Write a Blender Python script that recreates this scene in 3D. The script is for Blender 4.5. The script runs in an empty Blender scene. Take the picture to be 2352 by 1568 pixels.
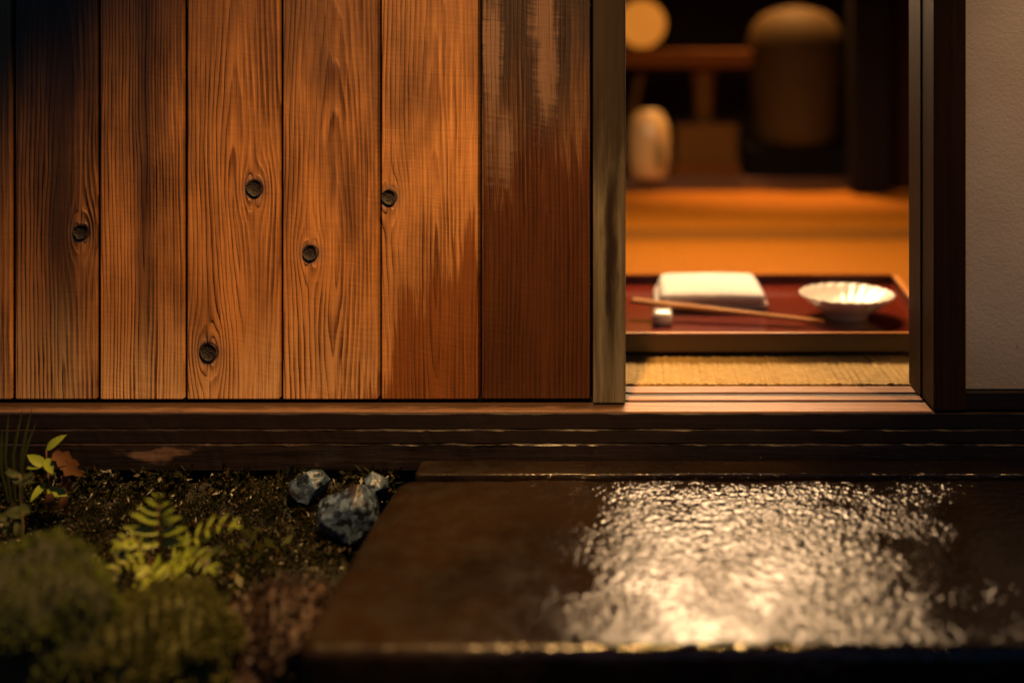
import bpy, bmesh, math, random
from mathutils import Vector, Matrix, noise
import numpy as np
R = math.radians
random.seed(7); rng = np.random.default_rng(7)
sc = bpy.context.scene
COL = sc.collection

# ------------------------------------------------------------------ camera, sky, exposure
# picture measures below are in a 2352 x 1568 frame; the wall front is the plane Y = 0, sill top is Z = 0
F, U0, V0, DW, HC = 2250.0, 1480.0, 185.0, 1.07, 0.361
cam = bpy.data.cameras.new('camera'); camo = bpy.data.objects.new('camera', cam); COL.objects.link(camo)
camo.location = (0, -DW, HC); camo.rotation_euler = (R(90), 0, 0)
cam.sensor_width = 36; cam.lens = F / 2352 * 36
cam.shift_x = -(U0 - 1176) / 2352; cam.shift_y = -(784 - V0) / 2352
cam.clip_start = .02; cam.clip_end = 500
cam.dof.use_dof = True; cam.dof.focus_distance = 1.105; cam.dof.aperture_fstop = 1.4; cam.dof.aperture_blades = 0
sc.camera = camo
w = bpy.data.worlds.new('World'); sc.world = w; w.use_nodes = True
nt = w.node_tree; bg = nt.nodes['Background']
sky = nt.nodes.new('ShaderNodeTexSky'); sky.sky_type = 'NISHITA'; sky.sun_disc = False
sky.sun_elevation = R(1.2); sky.sun_rotation = R(20); sky.ozone_density = 4.0; sky.air_density = 1.0; sky.dust_density = .4
nt.links.new(sky.outputs[0], bg.inputs[0]); bg.inputs[1].default_value = 0.15
# no sun lamp: the sun is below the horizon in this dusk picture
vs = sc.view_settings; vs.view_transform = 'Standard'; vs.look = 'None'; vs.exposure = 0; vs.gamma = 1; vs.use_curve_mapping = False
sc.cycles.use_denoising = True
sc.cycles.max_bounces = 8; sc.cycles.diffuse_bounces = 4; sc.cycles.glossy_bounces = 4
sc.cycles.sample_clamp_indirect = 6

def PX(u, y): return (u - U0) * (y + DW) / F            # pixel column at depth Y -> X
def PZ(v, y): return HC - (v - V0) * (y + DW) / F       # pixel row at depth Y -> Z
def DY(v, z): return F * (HC - z) / (v - V0) - DW       # pixel row on a level Z -> Y

# ------------------------------------------------------------------ helpers
def empty(name, loc, label=None, cat=None, group=None):
    o = bpy.data.objects.new(name, None); COL.objects.link(o); o.location = loc; o.empty_display_size = .02
    if label: tag(o, label, cat, group)
    return o
def tag(o, label=None, cat=None, group=None, kind=None):
    if label: o['label'] = label
    if cat: o['category'] = cat
    if group: o['group'] = group
    if kind: o['kind'] = kind
    return o
def origin(o):
    v = Vector(o.location); p = o.parent
    while p: v += Vector(p.location); p = p.parent
    return v
def link(name, me, mat=None, parent=None):
    o = bpy.data.objects.new(name, me); COL.objects.link(o)
    if mat and len(me.materials) == 0: me.materials.append(mat)
    if parent:
        o.parent = parent; o.matrix_parent_inverse = Matrix.Translation(-WORLD[parent.name]) ; WORLD[o.name] = Vector((0,0,0))
    else: WORLD[o.name] = Vector(o.location)
    return o
WORLD = {}
_e = empty
def empty(*a, **k):
    o = _e(*a, **k); WORLD[o.name] = Vector(o.location); return o
def from_bm(name, bm, mat=None, parent=None, smooth=False):
    me = bpy.data.meshes.new(name); bm.to_mesh(me); bm.free()
    if smooth:
        for p in me.polygons: p.use_smooth = True
    return link(name, me, mat, parent)
def box_bm(x0, x1, y0, y1, z0, z1, bevel=0, seg=2, bm=None):
    own = bm is None; b = bmesh.new()
    bmesh.ops.create_cube(b, size=1)
    bmesh.ops.scale(b, vec=(x1-x0, y1-y0, z1-z0), verts=b.verts)
    bmesh.ops.translate(b, vec=((x0+x1)/2, (y0+y1)/2, (z0+z1)/2), verts=b.verts)
    if bevel: bmesh.ops.bevel(b, geom=b.edges[:], offset=bevel, segments=seg, affect='EDGES', profile=.5)
    if own: return b
    me = bpy.data.meshes.new('t'); b.to_mesh(me); b.free(); bm.from_mesh(me); bpy.data.meshes.remove(me); return bm
def box(name, x0, x1, y0, y1, z0, z1, mat, parent=None, bevel=0, seg=2):
    return from_bm(name, box_bm(x0, x1, y0, y1, z0, z1, bevel, seg), mat, parent, smooth=False)
def lathe(name, prof, mat, parent=None, c=(0,0,0), n=40, flute=None):
    bm = bmesh.new(); rings = []
    for i, (r, z) in enumerate(prof):
        ring = []
        for k in range(n):
            a = 2*math.pi*k/n; rr, zz = r, z
            if flute: rr, zz = flute(i, a, r, z)
            ring.append(bm.verts.new((c[0]+rr*math.cos(a), c[1]+rr*math.sin(a), c[2]+zz)))
        rings.append(ring)
    for a, b in zip(rings, rings[1:]):
        for k in range(n): bm.faces.new((a[k], a[(k+1)%n], b[(k+1)%n], b[k]))
    if prof[0][0] > 1e-5: bm.faces.new(rings[0][::-1])
    if prof[-1][0] > 1e-5: bm.faces.new(rings[-1])
    bmesh.ops.remove_doubles(bm, verts=bm.verts, dist=1e-6)
    bmesh.ops.recalc_face_normals(bm, faces=bm.faces)
    return from_bm(name, bm, mat, parent, smooth=True)
def tube(name, pts, rad, mat, parent=None, n=8):
    bm = bmesh.new(); rings = []
    pts = [Vector(p) for p in pts]
    if not hasattr(rad, '__len__'): rad = [rad]*len(pts)
    for i, p in enumerate(pts):
        d = (pts[min(i+1, len(pts)-1)] - pts[max(i-1, 0)]).normalized()
        a = d.orthogonal().normalized() if abs(d.z) > .9 else d.cross(Vector((0,0,1))).normalized(); b = d.cross(a)
        rings.append([bm.verts.new(p + (a*math.cos(2*math.pi*k/n) + b*math.sin(2*math.pi*k/n))*rad[i]) for k in range(n)])
    for q, s in zip(rings, rings[1:]):
        for k in range(n): bm.faces.new((q[k], q[(k+1)%n], s[(k+1)%n], s[k]))
    bm.faces.new(rings[0][::-1]); bm.faces.new(rings[-1])
    bmesh.ops.recalc_face_normals(bm, faces=bm.faces)
    return from_bm(name, bm, mat, parent, smooth=True)

# ------------------------------------------------------------------ node helper
class NB:
    def __init__(s, name):
        s.m = bpy.data.materials.new(name); s.m.use_nodes = True; s.t = s.m.node_tree
        s.p = s.t.nodes['Principled BSDF']; s.co = s.t.nodes.new('ShaderNodeTexCoord')
        s.sep = s.t.nodes.new('ShaderNodeSeparateXYZ'); s.t.links.new(s.co.outputs['Object'], s.sep.inputs[0])
        s.x, s.y, s.z = s.sep.outputs
    def _in(s, sock, v):
        if isinstance(v, (int, float)): sock.default_value = v
        elif isinstance(v, (tuple, list)): sock.default_value = v if len(v) == len(sock.default_value) else tuple(v) + (1,)
        else: s.t.links.new(v, sock)
    def math(s, op, a, b=0.0, c=None, clamp=False):
        n = s.t.nodes.new('ShaderNodeMath'); n.operation = op; n.use_clamp = clamp
        s._in(n.inputs[0], a); s._in(n.inputs[1], b)
        if c is not None: s._in(n.inputs[2], c)
        return n.outputs[0]
    def add(s, a, b): return s.math('ADD', a, b)
    def sub(s, a, b): return s.math('SUBTRACT', a, b)
    def mul(s, a, b): return s.math('MULTIPLY', a, b)
    def div(s, a, b): return s.math('DIVIDE', a, b)
    def comb(s, x, y, z):
        n = s.t.nodes.new('ShaderNodeCombineXYZ'); s._in(n.inputs[0], x); s._in(n.inputs[1], y); s._in(n.inputs[2], z); return n.outputs[0]
    def noise(s, vec, scale=1, detail=3, rough=.5, seed=0):
        n = s.t.nodes.new('ShaderNodeTexNoise'); n.noise_dimensions = '4D'; s._in(n.inputs['Vector'], vec)
        n.inputs['Scale'].default_value = scale; n.inputs['Detail'].default_value = detail; n.inputs['Roughness'].default_value = rough
        n.inputs['W'].default_value = seed; return n.outputs[0]
    def vor(s, vec, scale, feature='F1', out='Distance'):
        n = s.t.nodes.new('ShaderNodeTexVoronoi'); n.feature = feature; s._in(n.inputs['Vector'], vec); n.inputs['Scale'].default_value = scale; return n.outputs[out]
    def sstep(s, v, a, b):
        n = s.t.nodes.new('ShaderNodeMapRange'); n.interpolation_type = 'SMOOTHSTEP'; s._in(n.inputs[0], v)
        s._in(n.inputs[1], a); s._in(n.inputs[2], b); return n.outputs[0]
    def mix(s, f, a, b, mode='MIX'):
        n = s.t.nodes.new('ShaderNodeMix'); n.data_type = 'RGBA'; n.blend_type = mode
        s._in(n.inputs[0], f); s._in(n.inputs[6], a); s._in(n.inputs[7], b); return n.outputs[2]
    def mixf(s, f, a, b):
        n = s.t.nodes.new('ShaderNodeMix'); n.data_type = 'FLOAT'; s._in(n.inputs[0], f); s._in(n.inputs[2], a); s._in(n.inputs[3], b); return n.outputs[0]
    def ramp(s, f, stops):
        n = s.t.nodes.new('ShaderNodeValToRGB'); s._in(n.inputs[0], f); e = n.color_ramp.elements
        while len(e) < len(stops): e.new(.5)
        for el, (p, c) in zip(e, stops): el.position = p; el.color = tuple(c) + (1,) if len(c) == 3 else c
        return n.outputs[0]
    def curve(s, f, pts):
        n = s.t.nodes.new('ShaderNodeFloatCurve'); s._in(n.inputs[1], f); c = n.mapping.curves[0]
        c.points[0].location = pts[0]; c.points[1].location = pts[-1]
        for p in pts[1:-1]: c.points.new(*p)
        n.mapping.update(); return n.outputs[0]
    def bump(s, h, dist, strength=1.0, normal=None):
        n = s.t.nodes.new('ShaderNodeBump'); s._in(n.inputs['Height'], h); n.inputs['Distance'].default_value = dist; s._in(n.inputs['Strength'], strength)
        if normal: s.t.links.new(normal, n.inputs['Normal'])
        return n.outputs[0]
    def isl(s): return s.t.nodes.new('ShaderNodeNewGeometry').outputs['Random Per Island']
    def set(s, **k):
        for a, v in k.items(): s._in(s.p.inputs[a.replace('_', ' ')], v)
        return s.m

def plain(name, col, rough=.6, var=.25, scale=30, bump=0, **k):
    b = NB(name); n = b.noise(b.co.outputs['Object'], scale, 4, .6)
    c = b.mix(n, tuple(x*(1-var) for x in col), tuple(x*(1+var) for x in col))
    b.set(Base_Color=c, Roughness=rough, **k)
    if bump: b.set(Normal=b.bump(n, bump))
    return b.m

# ------------------------------------------------------------------ wood
BY = .028                                    # front plane of the door boards
def board(name, x0, pith, zc, slope, spacing, seed, knots=(), light=(.48,.205,.055), dark=(.09,.029,.007), streak=None, tone=1.0, wet=True, bleach_glint=.9, topshade=0.0, patches=False, contrast=1.0):
    """flat sawn cedar: growth rings cut lengthwise, flowing round the knots"""
    b = NB(name); x, z = b.x, b.z
    v3 = b.comb(x, 0.0, z)
    lo = b.sub(b.noise(b.comb(b.mul(x, 9.), b.mul(z, 2.2), 0.), 1, 2, .5, seed), .5)
    mid = b.sub(b.noise(b.comb(b.mul(x, 45.), b.mul(z, 9.), 0.), 1, 2, .5, seed+3.3), .5)
    x1 = b.add(b.sub(x, pith), b.add(b.mul(lo, .022), b.mul(mid, .0035)))
    near = None; cracks = None
    for (kx, kz, kr) in knots:
        dx = b.sub(x, kx); dz = b.mul(b.sub(z, kz), .42)
        r2 = b.add(b.mul(dx, dx), b.mul(dz, dz))
        f = b.div(kr*kr*2.2, b.add(r2, kr*kr*.55))
        x1 = b.sub(x1, b.mul(dx, f))
        rr = b.math('SQRT', b.add(b.mul(dx, dx), b.mul(b.sub(z, kz), b.sub(z, kz))))
        rr = b.add(rr, b.mul(mid, .004))
        crack = b.mul(b.sstep(rr, kr*.80, kr*.96), b.sub(1.0, b.sstep(rr, kr*1.02, kr*1.28)))
        cracks = crack if cracks is None else b.math('MAXIMUM', cracks, crack)
        k = b.sub(1.0, b.sstep(rr, kr*.9, kr*2.3))
        near = k if near is None else b.math('MAXIMUM', near, k)
    wv = b.add(b.mul(b.sub(z, zc), slope), b.mul(lo, .012))
    q = b.math('SQRT', b.add(b.add(b.mul(x1, x1), b.mul(wv, wv)), 1e-6))
    ph = b.add(b.div(q, spacing), b.mul(b.noise(b.comb(b.mul(x, 140.), b.mul(z, 10.), 0.), 1, 2, .5, seed+9), .9))
    t = b.math('FRACT', ph)
    # slow rise, quick fall: soft early wood, hard dark late wood
    ringp = b.mul(b.math('POWER', b.sstep(t, .0, .80), 1.6), b.sub(1.0, b.sstep(t, .84, 1.0)))
    ringid = b.noise(b.comb(b.math('FLOOR', ph), 0., 0.), 3.7, 0, .5, seed)
    ringp = b.mul(ringp, b.mul(b.mixf(ringid, .20, 1.45), b.mixf(b.sstep(b.noise(b.comb(b.mul(x, 26.), b.mul(z, 7.), 0.), 1, 3, .55, seed+12), .36, .64), .30, 1.3)))
    wx = b.add(x, b.add(b.mul(lo, .02), b.mul(mid, .006))); wz = b.add(z, b.add(b.mul(lo, .03), b.mul(x, .13)))
    fib = b.noise(b.comb(b.mul(wx, 560.), b.mul(z, 17.), b.mul(wx, 210.)), 1, 2, .6, seed+5)
    fib2 = b.noise(b.comb(b.mul(wx, 260.), b.mul(z, 8.), b.mul(wx, 90.)), 1, 3, .6, seed+6)
    saw = b.noise(b.comb(b.mul(x, 24.), b.mul(wz, 260.), b.mul(wz, 90.)), 1, 2, .6, seed+7)
    blot = b.noise(b.comb(b.mul(x, 16.), b.mul(z, 5.), 0.), 1, 4, .6, seed+8)
    g = b.add(b.mul(ringp, .56*contrast), b.add(b.mul(b.sub(fib, .5), .75), b.mul(b.sub(fib2, .5), .95)))
    g = b.math('ADD', b.add(g, b.mul(b.sub(saw, .5), .24)), .17, clamp=True)
    col = b.mix(g, light, dark)
    col = b.mix(b.sstep(blot, .38, .72), col, b.mix(.55, col, (dark[0]*.55, dark[1]*.5, dark[2]*.5)))
    if streak:
        sx, swd, samt = streak
        d = b.math('ABSOLUTE', b.add(b.sub(x, sx), b.add(b.mul(lo, .03), b.mul(fib2, .008))))
        col = b.mix(b.mul(b.sub(1.0, b.sstep(d, swd*.3, swd)), samt), col, (.035,.014,.006))
    rough = b.mixf(g, .62, .42)
    # bleached foot of the boards, with glints on raised grain painted in
    if bleach_glint:
        bz = b.sub(z, b.add(b.mul(b.sub(fib2, .5), .16), b.mul(b.sub(lo, 0.), .25)))
        bl = b.mul(b.sub(1.0, b.sstep(bz, .0, .15)), bleach_glint)
        col = b.mix(b.mul(bl, b.sub(1.0, b.math('MULTIPLY', g, 1.2, clamp=True))), col, (.66,.40,.18))
    if topshade:  # painted shade: plank tops darkened for eave shade and lamp falloff
        td = b.mul(b.sstep(b.add(z, b.add(b.mul(b.sub(blot, .5), .35), b.mul(b.sub(fib2, .5), .25))), .16, .42), topshade)
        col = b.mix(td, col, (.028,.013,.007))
    # darker, smoother area rising up the boards towards the opening
    if wet:  # wet switches the darker
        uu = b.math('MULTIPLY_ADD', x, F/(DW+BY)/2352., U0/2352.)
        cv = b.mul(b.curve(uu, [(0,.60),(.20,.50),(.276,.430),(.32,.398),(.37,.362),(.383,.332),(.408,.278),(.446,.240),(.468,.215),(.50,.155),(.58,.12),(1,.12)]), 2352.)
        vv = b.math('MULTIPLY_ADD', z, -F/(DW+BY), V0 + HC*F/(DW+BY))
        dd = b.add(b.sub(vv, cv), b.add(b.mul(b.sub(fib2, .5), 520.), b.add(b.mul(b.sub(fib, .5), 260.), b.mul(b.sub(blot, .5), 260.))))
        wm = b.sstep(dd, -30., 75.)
        darkc = b.mix(.9, col, b.mix(b.math('MULTIPLY', g, .8, clamp=True), (.20,.062,.011), (.045,.014,.003)))
        col = b.mix(wm, col, darkc); rough = b.mixf(wm, rough, .38)
    if patches:     # worn lighter patches with saw marks high on the board next to the stile
        pm = None
        for (px, pz, wx, wz) in [(PX(1255, BY), PZ(150, BY), .016, .075), (PX(1250, BY), PZ(40, BY), .022, .06), (PX(1160, BY), PZ(330, BY), .014, .06), (PX(1130, BY), PZ(180, BY), .012, .11)]:
            ex = b.div(b.sub(x, px), wx); ez = b.div(b.sub(z, pz), wz)
            e = b.math('POWER', 2.718, b.mul(b.add(b.mul(ex, ex), b.mul(ez, ez)), -1.0))
            pm = e if pm is None else b.math('MAXIMUM', pm, e)
        pm = b.sstep(b.add(pm, b.add(b.mul(b.sub(saw, .5), .8), b.add(b.mul(b.sub(blot, .5), 1.6), b.mul(b.sub(fib2, .5), 1.6)))), .40, 1.0)
        col = b.mix(b.mul(pm, .8), col, (.42,.24,.15))
    if near is not None:
        col = b.mix(b.mul(near, .75), col, b.mix(b.noise(v3, 600, 2, .6, seed), (.05,.025,.015), (.30,.17,.11)))
        col = b.mix(b.mul(cracks, .9), col, (.008,.004,.003))
    if tone != 1: col = b.mix(1.0, col, (tone, tone, tone), 'MULTIPLY')
    h = b.add(b.mul(ringp, .75), b.add(b.mul(fib, .45), b.add(b.mul(fib2, .4), b.mul(saw, .14))))
    b.set(Base_Color=col, Roughness=rough, Normal=b.bump(h, .0016, .9), Specular_IOR_Level=.5)
    return b.m

def timber(name, light, dark, axis='x', rough=.5, scale=1.0, spec=.4, bump=.0008, stain=0.0, stainc=(.02,.012,.008), seed=1.0):
    """dark weathered beam timber, grain along the given axis"""
    b = NB(name); c = {'x': (b.x, b.y, b.z), 'y': (b.y, b.x, b.z), 'z': (b.z, b.x, b.y)}[axis]
    vec = b.comb(b.mul(c[0], 5.*scale), b.mul(c[1], 190.*scale), b.mul(c[2], 190.*scale))
    f1 = b.noise(vec, 1, 4, .62, seed); f2 = b.noise(b.comb(b.mul(c[0], 30.), b.mul(c[1], 900.), b.mul(c[2], 900.)), 1, 2, .6, seed+2)
    bl = b.noise(b.co.outputs['Object'], 14, 4, .6, seed+4)
    g = b.add(b.mul(f1, .7), b.mul(f2, .3))
    col = b.mix(b.sstep(g, .3, .72), light, dark)
    if stain: col = b.mix(b.mul(b.sstep(bl, .45, .6), stain), col, stainc)
    b.set(Base_Color=col, Roughness=b.mixf(bl, rough-.12, rough+.15), Specular_IOR_Level=spec, Normal=b.bump(g, bump, .7))
    return b.m

M_dark = plain('unlit_backing', (.006,.004,.003), .9, Specular_IOR_Level=0.0)
M_beam = timber('weathered_beam', (.016,.008,.005), (.005,.003,.002), 'x', .48, stain=.7, stainc=(.010,.006,.004), seed=2)
M_base = timber('wet_base_beam', (.05,.030,.022), (.016,.010,.008), 'x', .38, seed=5)
M_sill = timber('sill_wood', (.36,.19,.10), (.19,.09,.045), 'x', .38, bump=.0004, seed=8)
def sill_mat():
    b = NB('sill_wood'); f = b.noise(b.comb(b.mul(b.x, 6.), b.mul(b.y, 200.), b.mul(b.z, 200.)), 1, 4, .62, 8); n = b.noise(b.comb(b.mul(b.x, 22.), b.mul(b.y, 160.), 0.), 1, 4, .65, 9)
    col = b.mix(b.sstep(f, .32, .7), (.40,.21,.115), (.22,.105,.055))
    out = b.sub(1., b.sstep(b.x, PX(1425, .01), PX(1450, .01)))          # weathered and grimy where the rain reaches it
    wv = b.mix(b.sstep(b.add(n, b.mul(b.y, 17.)), .50, .78), (.12,.070,.043), (.012,.007,.004))  # grime, plus painted shade deepening back towards the door foot
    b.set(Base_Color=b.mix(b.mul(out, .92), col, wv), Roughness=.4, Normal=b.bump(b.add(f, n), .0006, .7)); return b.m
M_sill = sill_mat()
M_post = timber('post_wood', (.040,.017,.005), (.016,.007,.002), 'z', .6, spec=.12, bump=.0004, seed=11)

# base beam: paler scuffed patch
def base_beam_mat():
    b = NB('base_beam_scuffed')
    f1 = b.noise(b.comb(b.mul(b.x, 7.), b.mul(b.y, 120.), b.mul(b.z, 160.)), 1, 4, .65, 3)
    n2 = b.noise(b.comb(b.mul(b.x, 18.), b.y, b.mul(b.z, 40.)), 1, 4, .6, 4)
    col = b.mix(b.sstep(f1, .35, .7), (.018,.011,.008), (.006,.004,.003))
    ex = b.div(b.sub(b.x, PX(345, -.006)), .045); ez = b.div(b.sub(b.z, PZ(1042, -.006)), .010)
    e = b.math('POWER', 2.718, b.mul(b.add(b.mul(ex, ex), b.mul(ez, ez)), -1.))
    col = b.mix(b.mul(b.sstep(b.add(e, b.mul(b.sub(n2, .5), 3.0)), .45, .85), .8), col, (.13,.08,.052))
    b.set(Base_Color=col, Roughness=b.mixf(n2, .22, .55), Normal=b.bump(b.add(f1, n2), .0012, .8)); return b.m

# ------------------------------------------------------------------ setting: ground
def hills(x, y):
    n = noise.noise(Vector((x*9, y*9, 0)))*.014 + noise.noise(Vector((x*26, y*26, 3)))*.006
    bank = -.078 - .035*min(1, max(0, (-y)/.07)) if y < .03 else -.078
    left = bank - .03*min(1, max(0, (-y-.1)/.2))
    t = min(1, max(0, (x + .305)/.05)); t = t*t*(3-2*t)            # falls away towards the stone step
    near = left*(1-t) + (-.235)*t
    far = min(1, max(0, (-y-.5)/.6)) ; near = near*(1-far) + (-.24)*far
    return near + n
def ground_mat():
    b = NB('damp_soil'); n = b.noise(b.co.outputs['Object'], 60, 5, .65); n2 = b.noise(b.co.outputs['Object'], 11, 4, .6, 2)
    col = b.mix(n, (.003,.002,.0015), (.008,.005,.003)); col = b.mix(b.sstep(n2, .4, .6), col, (.004,.005,.0015))
    b.set(Base_Color=col, Roughness=.75, Normal=b.bump(n, .006)); return b.m
bm = bmesh.new()
xs = sorted(set([-80,-30,-12,-5,-3,-2,-1.5] + [round(-1.2+.02*i, 3) for i in range(0, 51)] + [0,.3,.8,1.5,2.5,5,12,30,80]))
ys = sorted(set([-80,-30,-12,-6,-4,-3,-2,-1.5,-1.2,-1.0] + [round(-.9+.02*i, 3) for i in range(0, 47)] + [.04,.5,3,6,12,30,80]))
grid = [[bm.verts.new((x, y, hills(x, y) if (-1.6 < x < 1 and -1.3 < y < .2) else (-.24 if x > -1.6 else -.16))) for x in xs] for y in ys]
for j in range(len(ys)-1):
    for i in range(len(xs)-1): bm.faces.new((grid[j][i], grid[j][i+1], grid[j+1][i+1], grid[j+1][i]))
tag(from_bm('ground', bm, ground_mat(), smooth=True), kind='structure')

# ------------------------------------------------------------------ room shell
M_ceil = timber('ceiling_boards', (.10,.055,.028), (.05,.026,.012), 'y', .6, seed=21)
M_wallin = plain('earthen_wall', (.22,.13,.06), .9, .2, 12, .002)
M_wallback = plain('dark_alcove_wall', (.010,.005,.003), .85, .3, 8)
tag(box('floor', -1.5, 1.7, .09, 3.2, -.05, -.012, plain('subfloor', (.05,.03,.02))), kind='structure')
tag(box('ceiling', -1.5, 1.7, .05, 3.2, 1.75, 1.80, M_ceil), kind='structure')
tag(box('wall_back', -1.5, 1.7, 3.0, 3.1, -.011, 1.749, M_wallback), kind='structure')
tag(box('wall_left', -1.6, -1.5, .12, 3.2, -.3, 1.80, M_wallin), kind='structure')
tag(box('wall_right', 1.7, 1.8, .12, 3.2, -.3, 1.80, M_wallin), kind='structure')

# ------------------------------------------------------------------ sill, beams under it
sill = empty('door_sill', (0, .04, -.0345), 'worn wooden door sill with two sliding grooves and stacked dark boards below', 'door sill')
XL, XR = -1.55, 1.75
g1, g2 = (.0300, .0385), (.0530, .0660)
# the track strips of the sill, grooves between them
for (a, b_, top) in [(-.0, g1[0], 0), (g1[1], g2[0], 0), (g2[1], .089, .0)]:
    box('track_strip', XL, .3155, a, b_, -.0175, top, M_sill, sill, .0012, 2)
box('groove_bed', XL, .3155, .004, .086, -.0182, -.007, M_dark, sill)
# front face board, slightly ragged edge
def ragged(name, x0, x1, y0, y1, z0, z1, mat, parent, amp=.0008, n=260, seed=0, bev=.0012):
    bm = bmesh.new(); prof = [(y1, z1), (y0+bev, z1), (y0+bev*.3, z1-bev*.3), (y0, z1-bev), (y0, z0+bev), (y0+bev, z0), (y1, z0)]
    rows = []
    for i in range(n+1):
        x = x0 + (x1-x0)*i/n; row = []
        for k, (y, z) in enumerate(prof):
            if 0 < k < 6:
                s = noise.noise(Vector((x*30, k*.4+seed, seed))) + .6*noise.noise(Vector((x*110, k*.9, seed+5)))
                y += amp*s; z += amp*.6*s*(1 if k < 4 else 0)
            row.append(bm.verts.new((x, y, z)))
        rows.append(row)
    for a, c in zip(rows, rows[1:]):
        for k in range(len(prof)): bm.faces.new((a[k], c[k], c[(k+1)%7], a[(k+1)%7]))
    bm.faces.new(rows[0]); bm.faces.new(rows[-1][::-1]); bmesh.ops.recalc_face_normals(bm, faces=bm.faces)
    return from_bm(name, bm, mat, parent, smooth=False)
ragged('upper_board', XL, XR, -.0012, .088, -.0192, -.0022 if False else -.0185+.0165, M_beam, sill, .0007, 300, 1).hide_render = False
ragged('lower_board', XL, XR, -.0026, .088, -.0345, -.0194, M_beam, sill, .0011, 420, 2)
bb = ragged('base_beam', XL, XR, -.0042, .088, -.0635, -.0347, base_beam_mat(), None, .0014, 420, 3)
tag(bb, 'dark weathered base beam with a pale scuffed patch above the moss', 'beam')
tag(box('foundation', XL, XR, .02, .12, -.40, -.0637, plain('foundation_stone', (.03,.026,.024), .8, .4, 25, .004)), 'dark recessed stone foundation under the base beam', 'foundation')

# ------------------------------------------------------------------ door
door = empty('sliding_door', (-.6, .04, -.006), 'wooden sliding door of knotty upright cedar planks with a pale worn edge stile', 'door')
ZT = 1.62
edges = [(-1000,-760),(-751,-540),(-531,-388),(-380,-180),(-171,24.5),(34.5,221.5),(230.5,420),(429.5,641),(650,867),(876,1097.5),(1106,1355)]
K = lambda u, v, r: (PX(u, BY), PZ(v, BY), r*(DW+BY)/F)
spec = {
 5: dict(pith=PX(150,BY), zc=PZ(900,BY), slope=.035, spacing=.0044, seed=11.3, knots=[K(186,533,17)], streak=(PX(150,BY), .024, .75), topshade=.8, tone=.8),
 6: dict(pith=PX(330,BY), zc=PZ(100,BY), slope=.02, spacing=.0038, seed=23.1, streak=(PX(338,BY), .016, .65), topshade=.65),
 7: dict(pith=PX(545,BY), zc=PZ(600,BY), slope=.052, spacing=.0047, seed=31.7, knots=[K(585,432,18.5), K(479,808,20)], topshade=.5),
 8: dict(pith=PX(765,BY), zc=PZ(590,BY), slope=.075, spacing=.0050, seed=47.9, knots=[K(713,580,17)], topshade=.7, bleach_glint=.5),
 9: dict(pith=PX(1000,BY), zc=PZ(560,BY), slope=.045, spacing=.0045, seed=53.2, knots=[K(893,453,17)], bleach_glint=0, topshade=.55, light=(.50,.225,.065)),
 10: dict(pith=PX(1250,BY), zc=PZ(700,BY), slope=.03, spacing=.0048, seed=67.4, bleach_glint=0, topshade=.9, patches=True, contrast=.8, tone=.38),
}
M_knot = None
def knot_mat():
    b = NB('knot_heart'); n = b.noise(b.co.outputs['Object'], 500, 4, .6); col = b.mix(n, (.003,.002,.0015), (.020,.009,.005))
    b.set(Base_Color=col, Roughness=.5, Normal=b.bump(n, .002)); return b.m
M_knot = knot_mat(); M_hole = plain('knot_crack', (.008,.005,.004), .9)
for i, (a, b_) in enumerate(edges):
    s = spec.get(i, dict(pith=PX((a+b_)/2, BY), zc=.1*i-.2, slope=.03, spacing=.006, seed=5.+i*7.7, topshade=.5))
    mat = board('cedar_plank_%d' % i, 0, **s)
    dy = [0,.0006,-.0005,.0004,0,.0003,-.0004,.0002,-.0002,.0004,.0012][i]
    pl = box('plank', PX(a, BY), PX(b_, BY), BY+dy, BY+.018+dy, .0035, ZT, mat, door, .0016, 3)
    for (kx, kz, kr) in s.get('knots', ()):
        # a dry knot: dark ring crack, then the slightly sunken heart with a raised lip
        y = BY + dy
        prof = [(0, -.0009), (kr*.35, -.0012), (kr*.72, -.0008), (kr*.88, .0), (kr*.95, .0003)]
        bm = bmesh.new(); rings = []
        for (r, h) in prof:
            rings.append([bm.verts.new((kx + r*(1+.06*math.sin(3*k*.26+kx*90))*math.cos(2*math.pi*k/24), y - h - .0013, kz + r*(1+.06*math.sin(2*k*.26+kz*70))*math.sin(2*math.pi*k/24))) for k in range(24)] if r > 0 else [bm.verts.new((kx, y - h - .0013, kz))])
        for k in range(24): bm.faces.new((rings[0][0], rings[1][k], rings[1][(k+1)%24]))
        for p, q in zip(rings[1:], rings[2:]):
            for k in range(24): bm.faces.new((p[k], p[(k+1)%24], q[(k+1)%24], q[k]))
        bmesh.ops.recalc_face_normals(bm, faces=bm.faces)
        o = from_bm('knot', bm, M_knot, pl, smooth=True); WORLD[o.name] = Vector((0,0,0))
box('shade_strip', PX(-1000, BY), PX(1361, BY), BY+.0035, BY+.019, .0004, .0034, M_dark, door)  # dark strip added to paint in the shadow line below the planks
box('back_panel', PX(-1000, BY), PX(1361, BY), BY+.0195, BY+.024, .0005, ZT, M_dark, door)
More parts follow.
